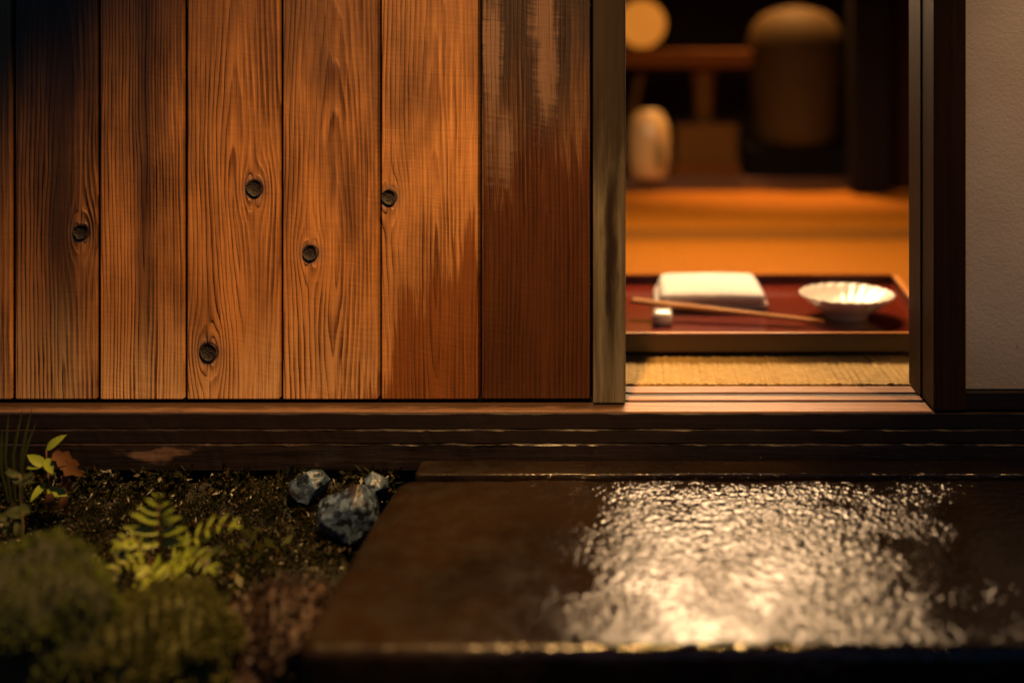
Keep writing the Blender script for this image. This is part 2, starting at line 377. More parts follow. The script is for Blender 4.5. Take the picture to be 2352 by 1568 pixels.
def stile_mat():
    b = NB('stile_worn_paint')
    f = b.noise(b.comb(b.mul(b.x, 160.), b.mul(b.y, 160.), b.mul(b.z, 7.)), 1, 4, .65, 3)
    bl = b.noise(b.comb(b.mul(b.x, 50.), b.mul(b.y, 20.), b.mul(b.z, 9.)), 1, 4, .6, 8)
    col = b.mix(b.sstep(f, .35, .7), (.17,.145,.095), (.075,.060,.036))
    cen = b.math('ABSOLUTE', b.sub(b.x, b.add(PX(1398, .02), b.mul(b.sub(bl, .5), .03))))
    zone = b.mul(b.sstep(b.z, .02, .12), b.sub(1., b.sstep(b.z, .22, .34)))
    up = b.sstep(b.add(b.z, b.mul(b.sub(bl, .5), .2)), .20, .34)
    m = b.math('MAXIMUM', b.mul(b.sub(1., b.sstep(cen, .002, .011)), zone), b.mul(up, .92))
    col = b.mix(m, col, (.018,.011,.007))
    b.set(Base_Color=col, Roughness=.6, Specular_IOR_Level=.2, Normal=b.bump(f, .0007)); return b.m
box('stile', PX(1362, .021), PX(1436, .021), .021, .052, .0012, ZT, stile_mat(), door, .0018, 3)

# ------------------------------------------------------------------ post, plaster wall, lintel, eaves
PXR0, PXR1 = PX(2145, 0), PX(2219, 0)
post = box('door_post', PXR0, PXR1, 0.0, .096, .0004, 1.75, M_post, None, .0014, 2)
tag(post, 'dark brown square wooden door post between the opening and the plaster wall', 'post')
box('guide_strip', PXR0-.0016, PXR0-.0002, .047, .095, .0006, 1.62, M_post, None).name = 'guide_strip'
gs = bpy.data.objects['guide_strip']; gs.parent = post
def plaster():
    b = NB('clay_plaster'); n = b.noise(b.co.outputs['Object'], 9, 4, .6, 1); f = b.noise(b.co.outputs['Object'], 260, 3, .6, 2)
    col = b.mix(b.sstep(n, .3, .7), (.66,.60,.50), (.57,.50,.40))
    low = b.mul(b.sub(1., b.sstep(b.add(b.z, b.mul(b.sub(n, .5), .16)), .02, .12)), .55)
    col = b.mix(low, col, (.33,.25,.11))
    sp = b.vor(b.comb(b.mul(b.x, 1.), b.y, b.mul(b.z, .7)), 48)
    col = b.mix(b.mul(b.mul(b.sub(1., b.sstep(sp, .02, .13)), b.sub(1., b.sstep(b.z, .03, .2))), .6), col, (.14,.09,.04))
    b.set(Base_Color=col, Roughness=.92, Normal=b.bump(b.add(f, b.mul(n, .5)), .0012, .5)); return b.m
pw = empty('plaster_wall', (1.0, .03, 0), 'pale beige clay plaster wall with faint stains right of the dark post', 'wall')
box('plaster_face', PXR1+.0022, 1.75, .010, .07, .0206, 1.75, plaster(), pw, .001)
box('base_board', PXR1+.0005, 1.75, .003, .09, .0004, .0200, M_beam, pw, .0012)
lin = empty('upper_wall', (0, .05, 1.6), 'dark upper wall and lintel above the sliding door', 'wall')
box('lintel', XL, PXR0, -.004, .10, 1.622, 1.745, M_post, lin, .002)
box('upper_panel', XL, XR, .012, .09, 1.752, 2.15, M_post, lin)
eav = empty('eaves', (0, -.2, 2.16), 'wooden eaves overhanging the doorway', 'eaves')
box('soffit', XL-.3, XR+.3, -.70, .2, 2.152, 2.18, M_ceil, eav)

# ------------------------------------------------------------------ stone step
ZS, YF, YB = -.0535, -.349, -.0478
SX0 = -.256
def stone_mat(name, wetx=None):
    b = NB(name); P = b.co.outputs['Object']
    n1 = b.noise(P, 7, 4, .55, 1); n2 = b.noise(P, 135, 2, .5, 2); n3 = b.noise(P, 300, 1, .5, 3); n4 = b.noise(P, 38, 3, .55, 5); n5 = b.noise(P, 950, 3, .6, 6); film = b.sstep(b.noise(P, 15, 3, .55, 9), .36, .62)
    col = b.mix(b.sstep(n1, .3, .7), (.0035,.0023,.0013), (.014,.008,.0036))
    col = b.mix(b.sstep(n5, .58, .75), col, (.034,.022,.014)); col = b.mix(b.sstep(n5, .42, .25), col, (.006,.004,.003))
    col = b.mix(b.mul(b.sstep(n4, .5, .7), .5), col, (.009,.007,.005))
    m = b.sstep(b.add(b.x, b.mul(b.sub(n1, .5), .22)), -.17, -.03)      # rain-wet to the right, only damp on the left
    rough = b.mixf(m, b.mixf(b.sstep(n4, .3, .7), .30, .72), b.mixf(film, .05, .05))
    drops = b.sub(1.0, b.sstep(b.vor(P, 165), .05, .42))
    h = b.add(b.mul(n2, 1.15), b.add(b.mul(n3, .45), b.add(b.mul(n4, .8), b.mul(drops, b.mul(film, .12)))))
    b.set(Base_Color=col, Roughness=rough, Normal=b.bump(h, .0023, b.mul(b.mixf(m, .30, 1.0), b.mixf(film, .40, 1.0))), Specular_IOR_Level=b.mixf(m, .15, .55), IOR=1.5)
    return b.m
M_stone = stone_mat('wet_basalt')
def rounded_slab(name, x0, x1, y0, y1, z0, z1, r, mat, rc=.02, amp=.0017, nx=220, ny=90):
    """slab whose top rolls over into the sides with radius r, plan corners rounded by rc"""
    bm = bmesh.new(); loop = []
    def corner(cx, cy, a0):
        return [(cx + rc*math.cos(R(a0+9*k)), cy + rc*math.sin(R(a0+9*k))) for k in range(11)]
    def line(p, q, n): return [(p[0]+(q[0]-p[0])*i/n, p[1]+(q[1]-p[1])*i/n) for i in range(1, n)]
    c1 = corner(x1-rc, y1-rc, 0); c2 = corner(x0+rc, y1-rc, 90); c3 = corner(x0+rc, y0+rc, 180); c4 = corner(x1-rc, y0+rc, 270)
    loop = c1 + line(c1[-1], c2[0], nx) + c2 + line(c2[-1], c3[0], ny) + c3 + line(c3[-1], c4[0], nx) + c4 + line(c4[-1], c1[0], ny)
    N = len(loop); nor = []
    for i in range(N):
        a, c = loop[i-1], loop[(i+1) % N]; d = Vector((c[0]-a[0], c[1]-a[1])); d.normalize(); nor.append(Vector((d.y, -d.x)))
    rings = []
    prof = [(0, z0), (0, z1-r*3)] + [(r*(1-math.cos(R(t))), z1 - r + r*math.sin(R(t))) for t in (0, 15, 30, 45, 60, 75, 90)] + [(r*1.25, z1), (r*1.55, z1)]
    for pi, (ins, z) in enumerate(prof):
        ring = []
        for (x, y), n in zip(loop, nor):
            wv = amp*(noise.noise(Vector((x*14, y*14, z*20))) + .6*noise.noise(Vector((x*55, y*55, z*30))) - 1.6*max(0, noise.noise(Vector((x*90, y*90, z*90)))-.25))
            if pi >= len(prof)-2: wv = 0
            ring.append(bm.verts.new((x - n.x*(ins - wv), y - n.y*(ins - wv), z + (wv*.5 if ins > 0 else 0))))
        rings.append(ring)
    for a, c in zip(rings, rings[1:]):
        for k in range(N): bm.faces.new((a[k], a[(k+1) % N], c[(k+1) % N], c[k]))
    bm.faces.new(rings[-1]); bm.faces.new(rings[0][::-1])
    bmesh.ops.recalc_face_normals(bm, faces=bm.faces)
    return from_bm(name, bm, mat, None, smooth=True)
step = rounded_slab('stone_step', SX0, .78, YF-.006, YB, -.30, ZS, .0095, M_stone, .018)
tag(step, 'wet dark stone doorstep slab with a rounded front edge below the open doorway', 'step')
ledge = rounded_slab('threshold_stone', SX0+.015, .80, YB+.001, -.0095, -.30, -.0500, .0022, M_stone, .006, .0006)
tag(ledge, 'narrow wet kerb stone between the step slab and the base beam', 'stone')

# ------------------------------------------------------------------ tatami
def tatami_mat(name, col0, col1, ribs=True):
    b = NB(name); P = b.co.outputs['Object']
    f = b.noise(b.comb(b.mul(b.x, 60.), b.mul(b.y, 900.), 0.), 1, 3, .6, 1); n = b.noise(P, 30, 4, .6, 2); fl = b.noise(P, 700, 2, .6, 3)
    col = b.mix(b.sstep(b.add(b.mul(f, .6), b.mul(fl, .4)), .35, .68), col0, col1)
    col = b.mix(b.mul(n, .35), col, tuple(c*.75 for c in col1))
    b.set(Base_Color=col, Roughness=.65, Specular_IOR_Level=.12, Normal=b.bump(b.add(f, fl), .0012, .7)); return b.m
def tatami(name, x0, x1, y0, y1, label, mat, rib, group, rows):
    root = empty(name, (.1, (y0+y1)/2, 0), label, 'tatami mat', group)
    bm = bmesh.new(); n = int((x1-x0)/rib)*6; R_ = []
    for j in range(rows+1):
        y = y0 + (y1-y0)*(j/rows)**2; row = []
        for i in range(n+1):
            x = x0 + (x1-x0)*i/n; k = math.floor((x-x0)/rib); xw = x + .0065*noise.noise(Vector((x*34, 0, 3)))
            h = abs(math.sin(math.pi*(xw-x0)/rib))**.7*.0022*(.6+.8*noise.random_unit_vector()[0]**2 if False else 1)
            h *= .55 + .9*noise.noise(Vector((k*1.7, 0, 5))) + .5*noise.noise(Vector((k*3.1, y*90, 1)))
            row.append(bm.verts.new((x + .0016*noise.noise(Vector((k*.9, y*25, 9))), y, .0012 + h)))
        R_.append(row)
    for a, c in zip(R_, R_[1:]):
        for i in range(n): bm.faces.new((a[i], a[i+1], c[i+1], c[i]))
    low = [bm.verts.new((v.co.x, v.co.y - .0005, -.0115)) for v in R_[0]]
    for i in range(n): bm.faces.new((low[i], low[i+1], R_[0][i+1], R_[0][i]))
    bmesh.ops.recalc_face_normals(bm, faces=bm.faces)
    from_bm('woven_cover', bm, mat, root)
    box('mat_core', x0, x1, y0+.001, y1, -.0118, .0004, mat, root)
    return root
YB0, YB1, YEND = DY(553, 0.0), DY(528, 0.0), DY(440, 0.0)
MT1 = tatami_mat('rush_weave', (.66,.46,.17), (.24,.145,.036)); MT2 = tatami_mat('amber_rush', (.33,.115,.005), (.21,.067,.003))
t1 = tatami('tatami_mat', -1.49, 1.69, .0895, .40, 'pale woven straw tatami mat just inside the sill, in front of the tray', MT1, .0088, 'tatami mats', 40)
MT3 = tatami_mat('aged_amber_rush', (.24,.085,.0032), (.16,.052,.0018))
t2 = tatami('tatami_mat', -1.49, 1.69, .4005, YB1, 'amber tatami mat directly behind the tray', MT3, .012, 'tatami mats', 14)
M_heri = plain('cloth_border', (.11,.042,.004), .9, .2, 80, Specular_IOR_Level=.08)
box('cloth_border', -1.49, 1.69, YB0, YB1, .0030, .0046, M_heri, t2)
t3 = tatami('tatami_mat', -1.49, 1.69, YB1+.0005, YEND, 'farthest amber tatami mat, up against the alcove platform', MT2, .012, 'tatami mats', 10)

# ------------------------------------------------------------------ tray and what lies on it
M_lac = plain('red_brown_lacquer', (.12,.012,.003), .22, .15, 20, Coat_Weight=.6, Coat_Roughness=.08)
M_lacd = plain('dark_lacquer_side', (.032,.009,.0035), .32, .2, 25, Coat_Weight=.3, Coat_Roughness=.1)
M_edge = plain('pale_lacquer_edge', (.55,.24,.07), .25, .15, 60)  # rim tops paler than the lacquer sides
TY0, TY1, TZ, TRIM = .1990, .583, .0175, .0345
tray = empty('serving_tray', (.15, .39, .003), 'rectangular red brown lacquer tray with a pale rim on the tatami', 'tray')
def quad_prism(name, pts0, z0, pts1, z1, mat, parent, bevel=.0012):
    bm = bmesh.new(); a = [bm.verts.new((x, y, z0)) for x, y in pts0]; c = [bm.verts.new((x, y, z1)) for x, y in pts1]
    n = len(a); bm.faces.new(a[::-1]); bm.faces.new(c)
    for k in range(n): bm.faces.new((a[k], a[(k+1)%n], c[(k+1)%n], c[k]))
    bmesh.ops.recalc_face_normals(bm, faces=bm.faces)
    if bevel: bmesh.ops.bevel(bm, geom=bm.edges[:], offset=bevel, segments=3, affect='EDGES', profile=.5)
    return from_bm(name, bm, mat, parent)
xa, xb0, xb1 = -.085, .385, .424       # left side, right side at the front, right side at the back
quad_prism('tray_bottom', [(xa+.006, TY0+.008), (xb0-.006, TY0+.008), (xb1-.006, TY1-.006), (xa+.006, TY1-.006)], .0095, [(xa+.006, TY0+.006), (xb0-.006, TY0+.006), (xb1-.006, TY1-.006), (xa+.006, TY1-.006)], TZ, M_lac, tray, .0006)
def rim(name, p, q, wid, mat_edge):
    """rim wall between two corners, leaning slightly outwards, with a lighter top edge"""
    d = Vector((q[0]-p[0], q[1]-p[1])).normalized(); n = Vector((-d.y, d.x))*wid
    o = [(p[0], p[1]), (q[0], q[1]), (q[0]+n.x, q[1]+n.y), (p[0]+n.x, p[1]+n.y)]
    r = quad_prism(name, o, .0095, o, TRIM-.0022, M_lacd, tray, .0007)
    e = quad_prism('rim_edge', o, TRIM-.0020, o, TRIM, mat_edge, r, .0009); return r
rim('tray_side', (xa, TY0), (xb0, TY0), .0055, M_edge)
rim('tray_side', (xb0+.0005, TY0+.006), (xb1+.0005, TY1-.0065), .0075, M_edge)
rim('tray_side', (xb1, TY1-.0005), (xa, TY1-.0005), .0055, M_lac)
rim('tray_side', (xa, TY1-.0065), (xa, TY0+.006), .0055, M_edge)
quad_prism('tray_foot', [(xa+.02, TY0+.016), (xb0-.02, TY0+.016), (xb1-.02, TY1-.02), (xa+.02, TY1-.02)], .003, [(xa+.02, TY0+.016), (xb0-.02, TY0+.016), (xb1-.02, TY1-.02), (xa+.02, TY1-.02)], .0094, M_lacd, tray, 0)

# towel
def terry():
    b = NB('white_towel'); P = b.co.outputs['Object']; n = b.noise(P, 900, 2, .6, 1); n2 = b.noise(P, 40, 3, .5, 2)
    b.set(Base_Color=b.mix(n2, (.72,.68,.62), (.62,.58,.52)), Roughness=.95, Normal=b.bump(b.add(n, n2), .001, .6), Sheen_Weight=.2); return b.m
M_tow = terry()
def pillow(bm, x0, x1, y0, y1, z0, z1, sag, n=28, fold=.5, seed=0):
    """a folded cloth layer: rounded edges, slightly domed and uneven"""
    t = (z1-z0)/2; zc = (z0+z1)/2
    P = lambda u: max(0., 1 - abs(2*u-1)**9)**(1/2.)
    top, bot = [], []
    for j in range(n+1):
        a, b_ = [], []
        for i in range(n+1):
            u, v = i/n, j/n; k = min(P(u), P(v)); x = x0+(x1-x0)*u; y = y0+(y1-y0)*v
            wob = .0008*noise.noise(Vector((x*45, y*45, seed)))
            rx = .004*(1-P(v))*(1 if u > .5 else -1); ry = .004*(1-P(u))*(1 if v > .5 else -1)
            a.append(bm.verts.new((x-rx, y-ry, zc + t*k + sag*math.sin(math.pi*u)*math.sin(math.pi*v) + wob)))
            b_.append(bm.verts.new((x-rx, y-ry, zc - t*k)) if 0 < i < n and 0 < j < n else a[-1])
        top.append(a); bot.append(b_)
    for j in range(n):
        for i in range(n):
            bm.faces.new((top[j][i], top[j][i+1], top[j+1][i+1], top[j+1][i]))
            q = [bot[j][i], bot[j+1][i], bot[j+1][i+1], bot[j][i+1]]
            if len(set(q)) >= 3 and not all(v in (top[j][i], top[j][i+1], top[j+1][i+1], top[j+1][i]) for v in q): bm.faces.new(q)
tw = empty('folded_towel', (.09, .44, TZ), 'white folded hand towel lying on the lacquer tray behind the chopsticks', 'towel')
ty0, ty1 = .372, .535
def layer(name, *a, **k):
    bm = bmesh.new(); pillow(bm, *a, **k); bmesh.ops.recalc_face_normals(bm, faces=bm.faces); return from_bm(name, bm, M_tow, tw, smooth=True)
tx0, tx1 = PX(1503, ty0), PX(1771, ty0)
layer('lower_fold', tx0, tx1, ty0+.012, ty1-.004, TZ+.0005, TZ+.0140, .0, seed=1)
layer('upper_fold', tx0+.008, tx1-.005, ty0-.001, ty1, TZ+.0125, TZ+.0300, .0075, seed=2)

# chopsticks, rest
def chop_mat():
    b = NB('pale_cedar_chopstick'); f = b.noise(b.comb(b.mul(b.x, 20.), b.mul(b.y, 900.), b.mul(b.z, 900.)), 1, 3, .6, 1)
    b.set(Base_Color=b.mix(f, (.62,.30,.07), (.40,.16,.03)), Roughness=.45); return b.m
M_chop = chop_mat()
def chopstick(p, q, w0, w1, label):
    p, q = Vector(p), Vector(q); d = (q-p).normalized(); s = d.cross(Vector((0,0,1))).normalized(); up = s.cross(d)
    bm = bmesh.new(); A = []
    for (c, w_) in ((p, w0), (p+(q-p)*.45, (w0+w1)/2*1.06), (q, w1)):
        A.append([bm.verts.new(c + s*a*w_ + up*b_*w_) for a, b_ in ((-1,-1),(1,-1),(1,1),(-1,1))])
    for a, c in zip(A, A[1:]):
        for k in range(4): bm.faces.new((a[k], a[(k+1)%4], c[(k+1)%4], c[k]))
    bm.faces.new(A[0][::-1]); bm.faces.new(A[-1]); bmesh.ops.recalc_face_normals(bm, faces=bm.faces)
    bmesh.ops.bevel(bm, geom=bm.edges[:], offset=.0006, segments=2, affect='EDGES')
    o = from_bm('chopstick', bm, M_chop); tag(o, label, 'chopstick', 'pair of chopsticks on the rest')
yl, yr = .345, .292
pL = Vector((PX(1451, yl), yl, PZ(692, yl))); pR = Vector((PX(1894, yr), yr, PZ(740, yr)))
pR.z = max(pR.z, TZ+.0035)
chopstick(pL, pR, .0028, .0019, 'nearer of the two wooden chopsticks propped on the white rest')
chopstick(pL+Vector((.0015,.0075,.0006)), pR+Vector((-.001,.0052,.0008)), .0028, .0019, 'farther of the two wooden chopsticks propped on the white rest, beside the towel')
def ceramic(name, col, rough=.18, tint=None):
    b = NB(name); n = b.noise(b.co.outputs['Object'], 60, 3, .6, 1)
    c = b.mix(n, col, tuple(x*.85 for x in col)); b.set(Base_Color=c, Roughness=rough, Coat_Weight=.4, Coat_Roughness=.06); return b.m
M_cer = ceramic('cream_porcelain', (.80,.74,.63))
cx = PX(1521, .325); rest = bmesh.new()
zr = pL.z + (pR.z-pL.z)*((cx-pL.x)/(pR.x-pL.x)) - .0036
nn = 20; A = []
hw = .0145
for j in range(nn+1):
    v = j/nn; y = .300 + .056*v; dip = .0062*math.exp(-((v-.66)/.2)**2)
    h = (zr - TZ) + .0050 - dip - .005*(2*v-1)**4 - .004*(1-v)
    sec = []
    for k in range(17):
        a = math.pi*k/16; sx = math.cos(a); sz = math.sin(a)
        sec.append(rest.verts.new((cx + hw*math.copysign(abs(sx)**.45, sx)*(1-.12*(2*v-1)**4), y, TZ+.0004 + h*abs(sz)**.35)))
    A.append(sec)
for a, c in zip(A, A[1:]):
    for k in range(16): rest.faces.new((a[k], a[k+1], c[k+1], c[k]))
    rest.faces.new((a[16], a[0], c[0], c[16]))
rest.faces.new(A[0]); rest.faces.new(A[-1][::-1]); bmesh.ops.recalc_face_normals(rest, faces=rest.faces)
tag(from_bm('chopstick_rest', rest, M_cer, None, smooth=True), 'small white porcelain chopstick rest with a dip, under the chopsticks', 'chopstick rest')

# fluted dish
by = .352; bx = PX(1945, by); br = .0680
def flutes(i, a, r, z):
    w_ = {True: 1.0, False: 0.0}[3 <= i <= 12]
    f = .5+.5*math.cos(a*24)
    return r*(1 + .016*w_*f*(r/br)), z - .0014*f*(r/br)**1.5*(1 if 7 <= i <= 13 else .3*w_)
prof = [(.028,0),(.030,.0),(.031,.006),(.036,.0095),(.048,.0165),(.060,.0255),(.0672,.0335),(.0680,.0352),(.0668,.0358),(.0635,.0335),(.055,.0265),(.042,.0185),(.028,.0135),(.014,.0118),(0.0,.0115)]
dish = empty('fluted_dish', (bx, by, TZ), 'small round white porcelain dish with fluted inside, on the right of the tray', 'dish')
lathe('dish_body', prof, M_cer, dish, (0, 0, 0), 144, flutes)
db = bpy.data.objects['dish_body']; db.matrix_parent_inverse = Matrix.Identity(4); db.location = (0, 0, .0006)
dish.rotation_euler = (0, 0, 0)

# ------------------------------------------------------------------ back of the room
M_woodplat = timber('alcove_edge', (.09,.035,.012), (.045,.016,.006), 'x', .4, seed=31)
plat = box('platform', -1.49, 1.69, YEND+.002, 3.0, -.011, .042, M_woodplat, None, .003); tag(plat, 'low dark wooden alcove platform behind the tatami', 'platform')
def lacq(name, col, rough=.35): return plain(name, col, rough, .25, 18, Specular_IOR_Level=.12)
yb = 2.30
M_tab = lacq('orange_brown_wood', (.13,.042,.006), .8); M_stem = lacq('tan_wood', (.10,.047,.009), .8)
pt = empty('pedestal_table', (PX(1615, yb), yb, .042), 'orange brown pedestal table with one tan stem, blurred in the back of the room', 'table')
zt = PZ(118, yb)
box('table_top', PX(1380, yb), PX(1716, yb), yb-.16, yb+.16, zt-.055, zt, M_tab, pt, .006)
lathe('stem', [(.034,.10),(.034,.30),(.040,.345),(.062,.37),(.10,zt-.056-.042)], M_stem, pt, (PX(1615, yb), yb-.02, .042), 24)
box('base_box', PX(1552, yb-.1), PX(1694, yb-.1), yb-.10, yb+.05, .082, PZ(285, yb-.1), M_stem, pt, .006)
box('base_plinth', PX(1545, yb-.1), PX(1699, yb-.1), yb-.12, yb+.07, .0425, .0815, M_tab, pt, .004)
tube('brace', [(PX(1440, yb), yb-.02, .045), (PX(1452, yb), yb-.02, .25), (PX(1475, yb), yb-.02, zt-.056)], .014, M_stem, pt)
# globe lamp
def emit(name, col, s):
    b = NB(name); n = b.noise(b.co.outputs['Object'], 12, 3, .5); b.set(Base_Color=(.03,.015,.005), Roughness=.8, Specular_IOR_Level=0.0, Emission_Color=b.mix(n, col, tuple(x*.85 for x in col)), Emission_Strength=s); return b.m
gl = empty('globe_lamp', (PX(1474, yb), yb-.02, zt), 'glowing orange globe lamp on the table at the back', 'lamp')
gr = .082
lathe('globe', [(max(0, gr*math.sin(math.pi*k/20)), gr*1.03-gr*math.cos(math.pi*k/20)+.008) for k in range(21)], emit('warm_globe', (1.0,.31,.035), .62), gl, (PX(1474, yb), yb-.02, zt), 32)
lathe('lamp_foot', [(.05,0.0005),(.05,.006),(.03,.012)], M_tab, gl, (PX(1474, yb), yb-.02, zt), 24)
# cream jar with green mark
def jarmat():
    b = NB('cream_glaze_green_mark'); n = b.noise(b.co.outputs['Object'], 20, 3, .6, 1)
    ex = b.div(b.sub(b.x, PX(1513, yb-.15)), .014); ez = b.div(b.sub(b.z, PZ(355, yb-.15)), .05)
    m = b.mul(b.sub(1., b.sstep(b.add(b.mul(ex, ex), b.mul(ez, ez)), .5, 1.3)), 1.)
    b.set(Base_Color=b.mix(m, b.mix(n, (.52,.37,.18), (.38,.23,.10)), (.10,.09,.02)), Roughness=.3); return b.m
yj = 2.13
lathe('cream_jar', [(.055,.0005),(.064,.012),(.069,.06),(.070,.13),(.064,.175),(.050,.205),(.036,.217),(.034,.222),(.0,.222)], jarmat(), None, (PX(1490, yj), yj, .0425), 36)
tag(bpy.data.objects['cream_jar'], 'cream rounded jar with a green mark, left of the pedestal table base', 'jar')
# large jar on black stand
ys_ = 2.28
M_jar = plain('olive_glaze', (.045,.024,.005), .75, .25, 18, Specular_IOR_Level=.15)
st = box('jar_stand', PX(1706, ys_), PX(1932, ys_), ys_-.15, ys_+.15, .0425, PZ(332, ys_), lacq('black_lacquer', (.0015,.001,.001), .9), None, .005)
tag(st, 'low black stand under the large olive jar', 'stand')
jz = PZ(331, ys_); H = PZ(18, ys_) - jz; jr = PX(1936, ys_) - PX(1826, ys_)
lathe('storage_jar', [(jr*.78,.0005),(jr*.86,.01),(jr*.87,H*.12),(jr*.93,H*.4),(jr*1.0,H*.60),(jr*1.0,H*.70),(jr*.955,H*.80),(jr*.86,H*.885),(jr*.68,H*.95),(jr*.42,H*.985),(jr*.2,H*1.0),(jr*.19,H*1.16),(jr*.23,H*1.19),(0,H*1.19)], M_jar, None, (PX(1826, ys_), ys_, jz), 48)
tag(bpy.data.objects['storage_jar'], 'large round shouldered olive brown glazed jar on the black stand', 'jar')
# dark alcove posts
yp = DY(441, 0.0)-.015
M_toko = lacq('dark_red_post', (.006,.002,.0015), .75)
pp = box('alcove_post', PX(1944, yp), PX(2034, yp), yp-.10, yp, .0135 if False else .006, 1.749, M_toko, None, .012); tag(pp, 'dark red brown polished alcove post at the back right', 'post')
pp2 = box('alcove_screen', PX(2036, yp), PX(2330, yp), yp-.015, yp+.01, .006, 1.749, lacq('red_brown_panel', (.02,.005,.002), .8), None, .003); tag(pp2, 'dark reddish wooden panel right of the alcove post', 'panel')

# ------------------------------------------------------------------ hanging pendant lamp (above the picture, lights the room and the wet stone)
LC, LR = Vector((.14, .84, .685)), .25
pl_ = empty('unseen_pendant_lamp', (LC.x, LC.y, LC.z), 'unseen pendant lamp with an added light-blocking shade and paper diffuser hanging over the tray', 'lamp')
lathe('unseen_lamp_shade', [(.03,.20),(.12,.19),(.21,.11),(.262,0.),(.258,0.),(.205,.105),(.115,.185),(.0,.19)], timber('added_shade_wood', (.10,.05,.02), (.05,.02,.01), 'z', .6), pl_, tuple(LC), 48)  # unseen opaque shade, added to keep lamp light off the room's back
lathe('diffuser', [(.0,.0),(.12,-.006),(.20,.002),(.25,.022),(.20,.024),(.0,.024)], emit('lit_paper', (1.0,.63,.33), 46.0), pl_, tuple(LC), 48)
tube('cord', [(LC.x, LC.y, LC.z+.20), (LC.x, LC.y, 1.749)], .003, M_dark, pl_)
# recessed downlight in the alcove ceiling, over the jar
al = empty('alcove_downlight', (.47, 2.28, 1.749), 'small recessed ceiling downlight over the olive jar', 'lamp')
lathe('trim_ring', [(.045,-.001),(.055,-.001),(.055,-.008),(.045,-.008),(.045,-.001)], M_dark, al, (.47, 2.28, 1.749), 24)
ad = bpy.data.lights.new('alcove_downlight_light', 'SPOT'); ad.energy = 380; ad.color = (1.0,.50,.16); ad.spot_size = R(50); ad.spot_blend = .8; ad.shadow_soft_size = .04
ao = bpy.data.objects.new('alcove_downlight_light', ad); COL.objects.link(ao); ao.location = (.47, 2.28, 1.74)

# ------------------------------------------------------------------ eave lamp (above the picture, shines down the planks)
def unseen_eave_lamp(EL, AIM, energy, size, label):
    el = empty('unseen_eave_lamp', (EL.x, EL.y, 2.152), label, 'lamp', 'spotlights hung from the eaves')
    dirv = (AIM-EL).normalized()
    tube('lamp_rod', [(EL.x, EL.y-.05, 2.1515), tuple(EL-dirv*.085+Vector((0,0,.02)))], .006, M_dark, el)
    bm = bmesh.new(); ax = dirv.to_track_quat('Z', 'Y').to_matrix(); rg = []
    for (r_, t_) in [(.001,-.10),(.03,-.10),(.042,-.06),(.062,.03),(.060,.03),(.040,-.055),(.001,-.06)]:
        rg.append([bm.verts.new(EL + ax @ Vector((r_*math.cos(k*math.pi/12), r_*math.sin(k*math.pi/12), t_))) for k in range(24)])
    for a, c in zip(rg, rg[1:]):
        for k in range(24): bm.faces.new((a[k], a[(k+1)%24], c[(k+1)%24], c[k]))
    from_bm('unseen_lamp_shade', bm, M_dark, el, smooth=True)
    ld = bpy.data.lights.new('eave_lamp_light', 'SPOT'); ld.energy = energy; ld.color = (1.0,.52,.17); ld.spot_size = R(size); ld.spot_blend = 1.0; ld.shadow_soft_size = .025
    lo_ = bpy.data.objects.new('eave_lamp_light', ld); COL.objects.link(lo_); lo_.location = EL; lo_.rotation_euler = dirv.to_track_quat('-Z', 'Y').to_euler()
unseen_eave_lamp(Vector((-.10, -.40, 1.25)), Vector((-.31, -.10, -.05)), 172, 54, 'black spotlight hung from the eaves over the cedar planks')
unseen_eave_lamp(Vector((.62, -.40, 1.25)), Vector((.52, .03, .06)), 30, 42, 'added unseen spotlight under the eaves, warm fill for the plaster wall')  # second spotlight, added as warm fill on the plaster

# ------------------------------------------------------------------ garden
def leafmat(name, a, b_, c=None, rough=.5, trans=.25):
    b = NB(name); i = b.isl(); n = b.noise(b.co.outputs['Object'], 90, 3, .6)
    col = b.mix(i, a, b_)
    if c: col = b.mix(b.sstep(i, .8, .9), col, c)
    col = b.mix(b.mul(n, .5), col, tuple(x*.45 for x in a))
    b.set(Base_Color=col, Roughness=rough)
    if trans:
        tn = b.t.nodes.new('ShaderNodeBsdfTranslucent'); b.t.links.new(col, tn.inputs[0]); mx = b.t.nodes.new('ShaderNodeMixShader'); mx.inputs[0].default_value = trans
        out = b.t.nodes['Material Output']; b.t.links.new(b.p.outputs[0], mx.inputs[1]); b.t.links.new(tn.outputs[0], mx.inputs[2]); b.t.links.new(mx.outputs[0], out.inputs[0])
    return b.m
M_leaf = leafmat('fern_green', (.19,.27,.018), (.26,.31,.02)); M_leafd = leafmat('dull_green', (.035,.05,.008), (.06,.07,.010), (.10,.055,.014))
M_moss = leafmat('moss_green', (.010,.013,.0025), (.025,.027,.004), (.07,.04,.008), .4, .2); M_mossy = leafmat('yellow_moss', (.055,.064,.006), (.085,.088,.008), None, .7, .2)
M_mossl = leafmat('fresh_moss', (.05,.08,.003), (.10,.13,.004), None, .7, .2)
M_brown = leafmat('withered_leaf', (.11,.045,.012), (.16,.07,.018), None, .6, .2); M_stemm = plain('plant_stem', (.13,.06,.03), .6)
M_stemg = plain('green_stem', (.12,.10,.03), .6)

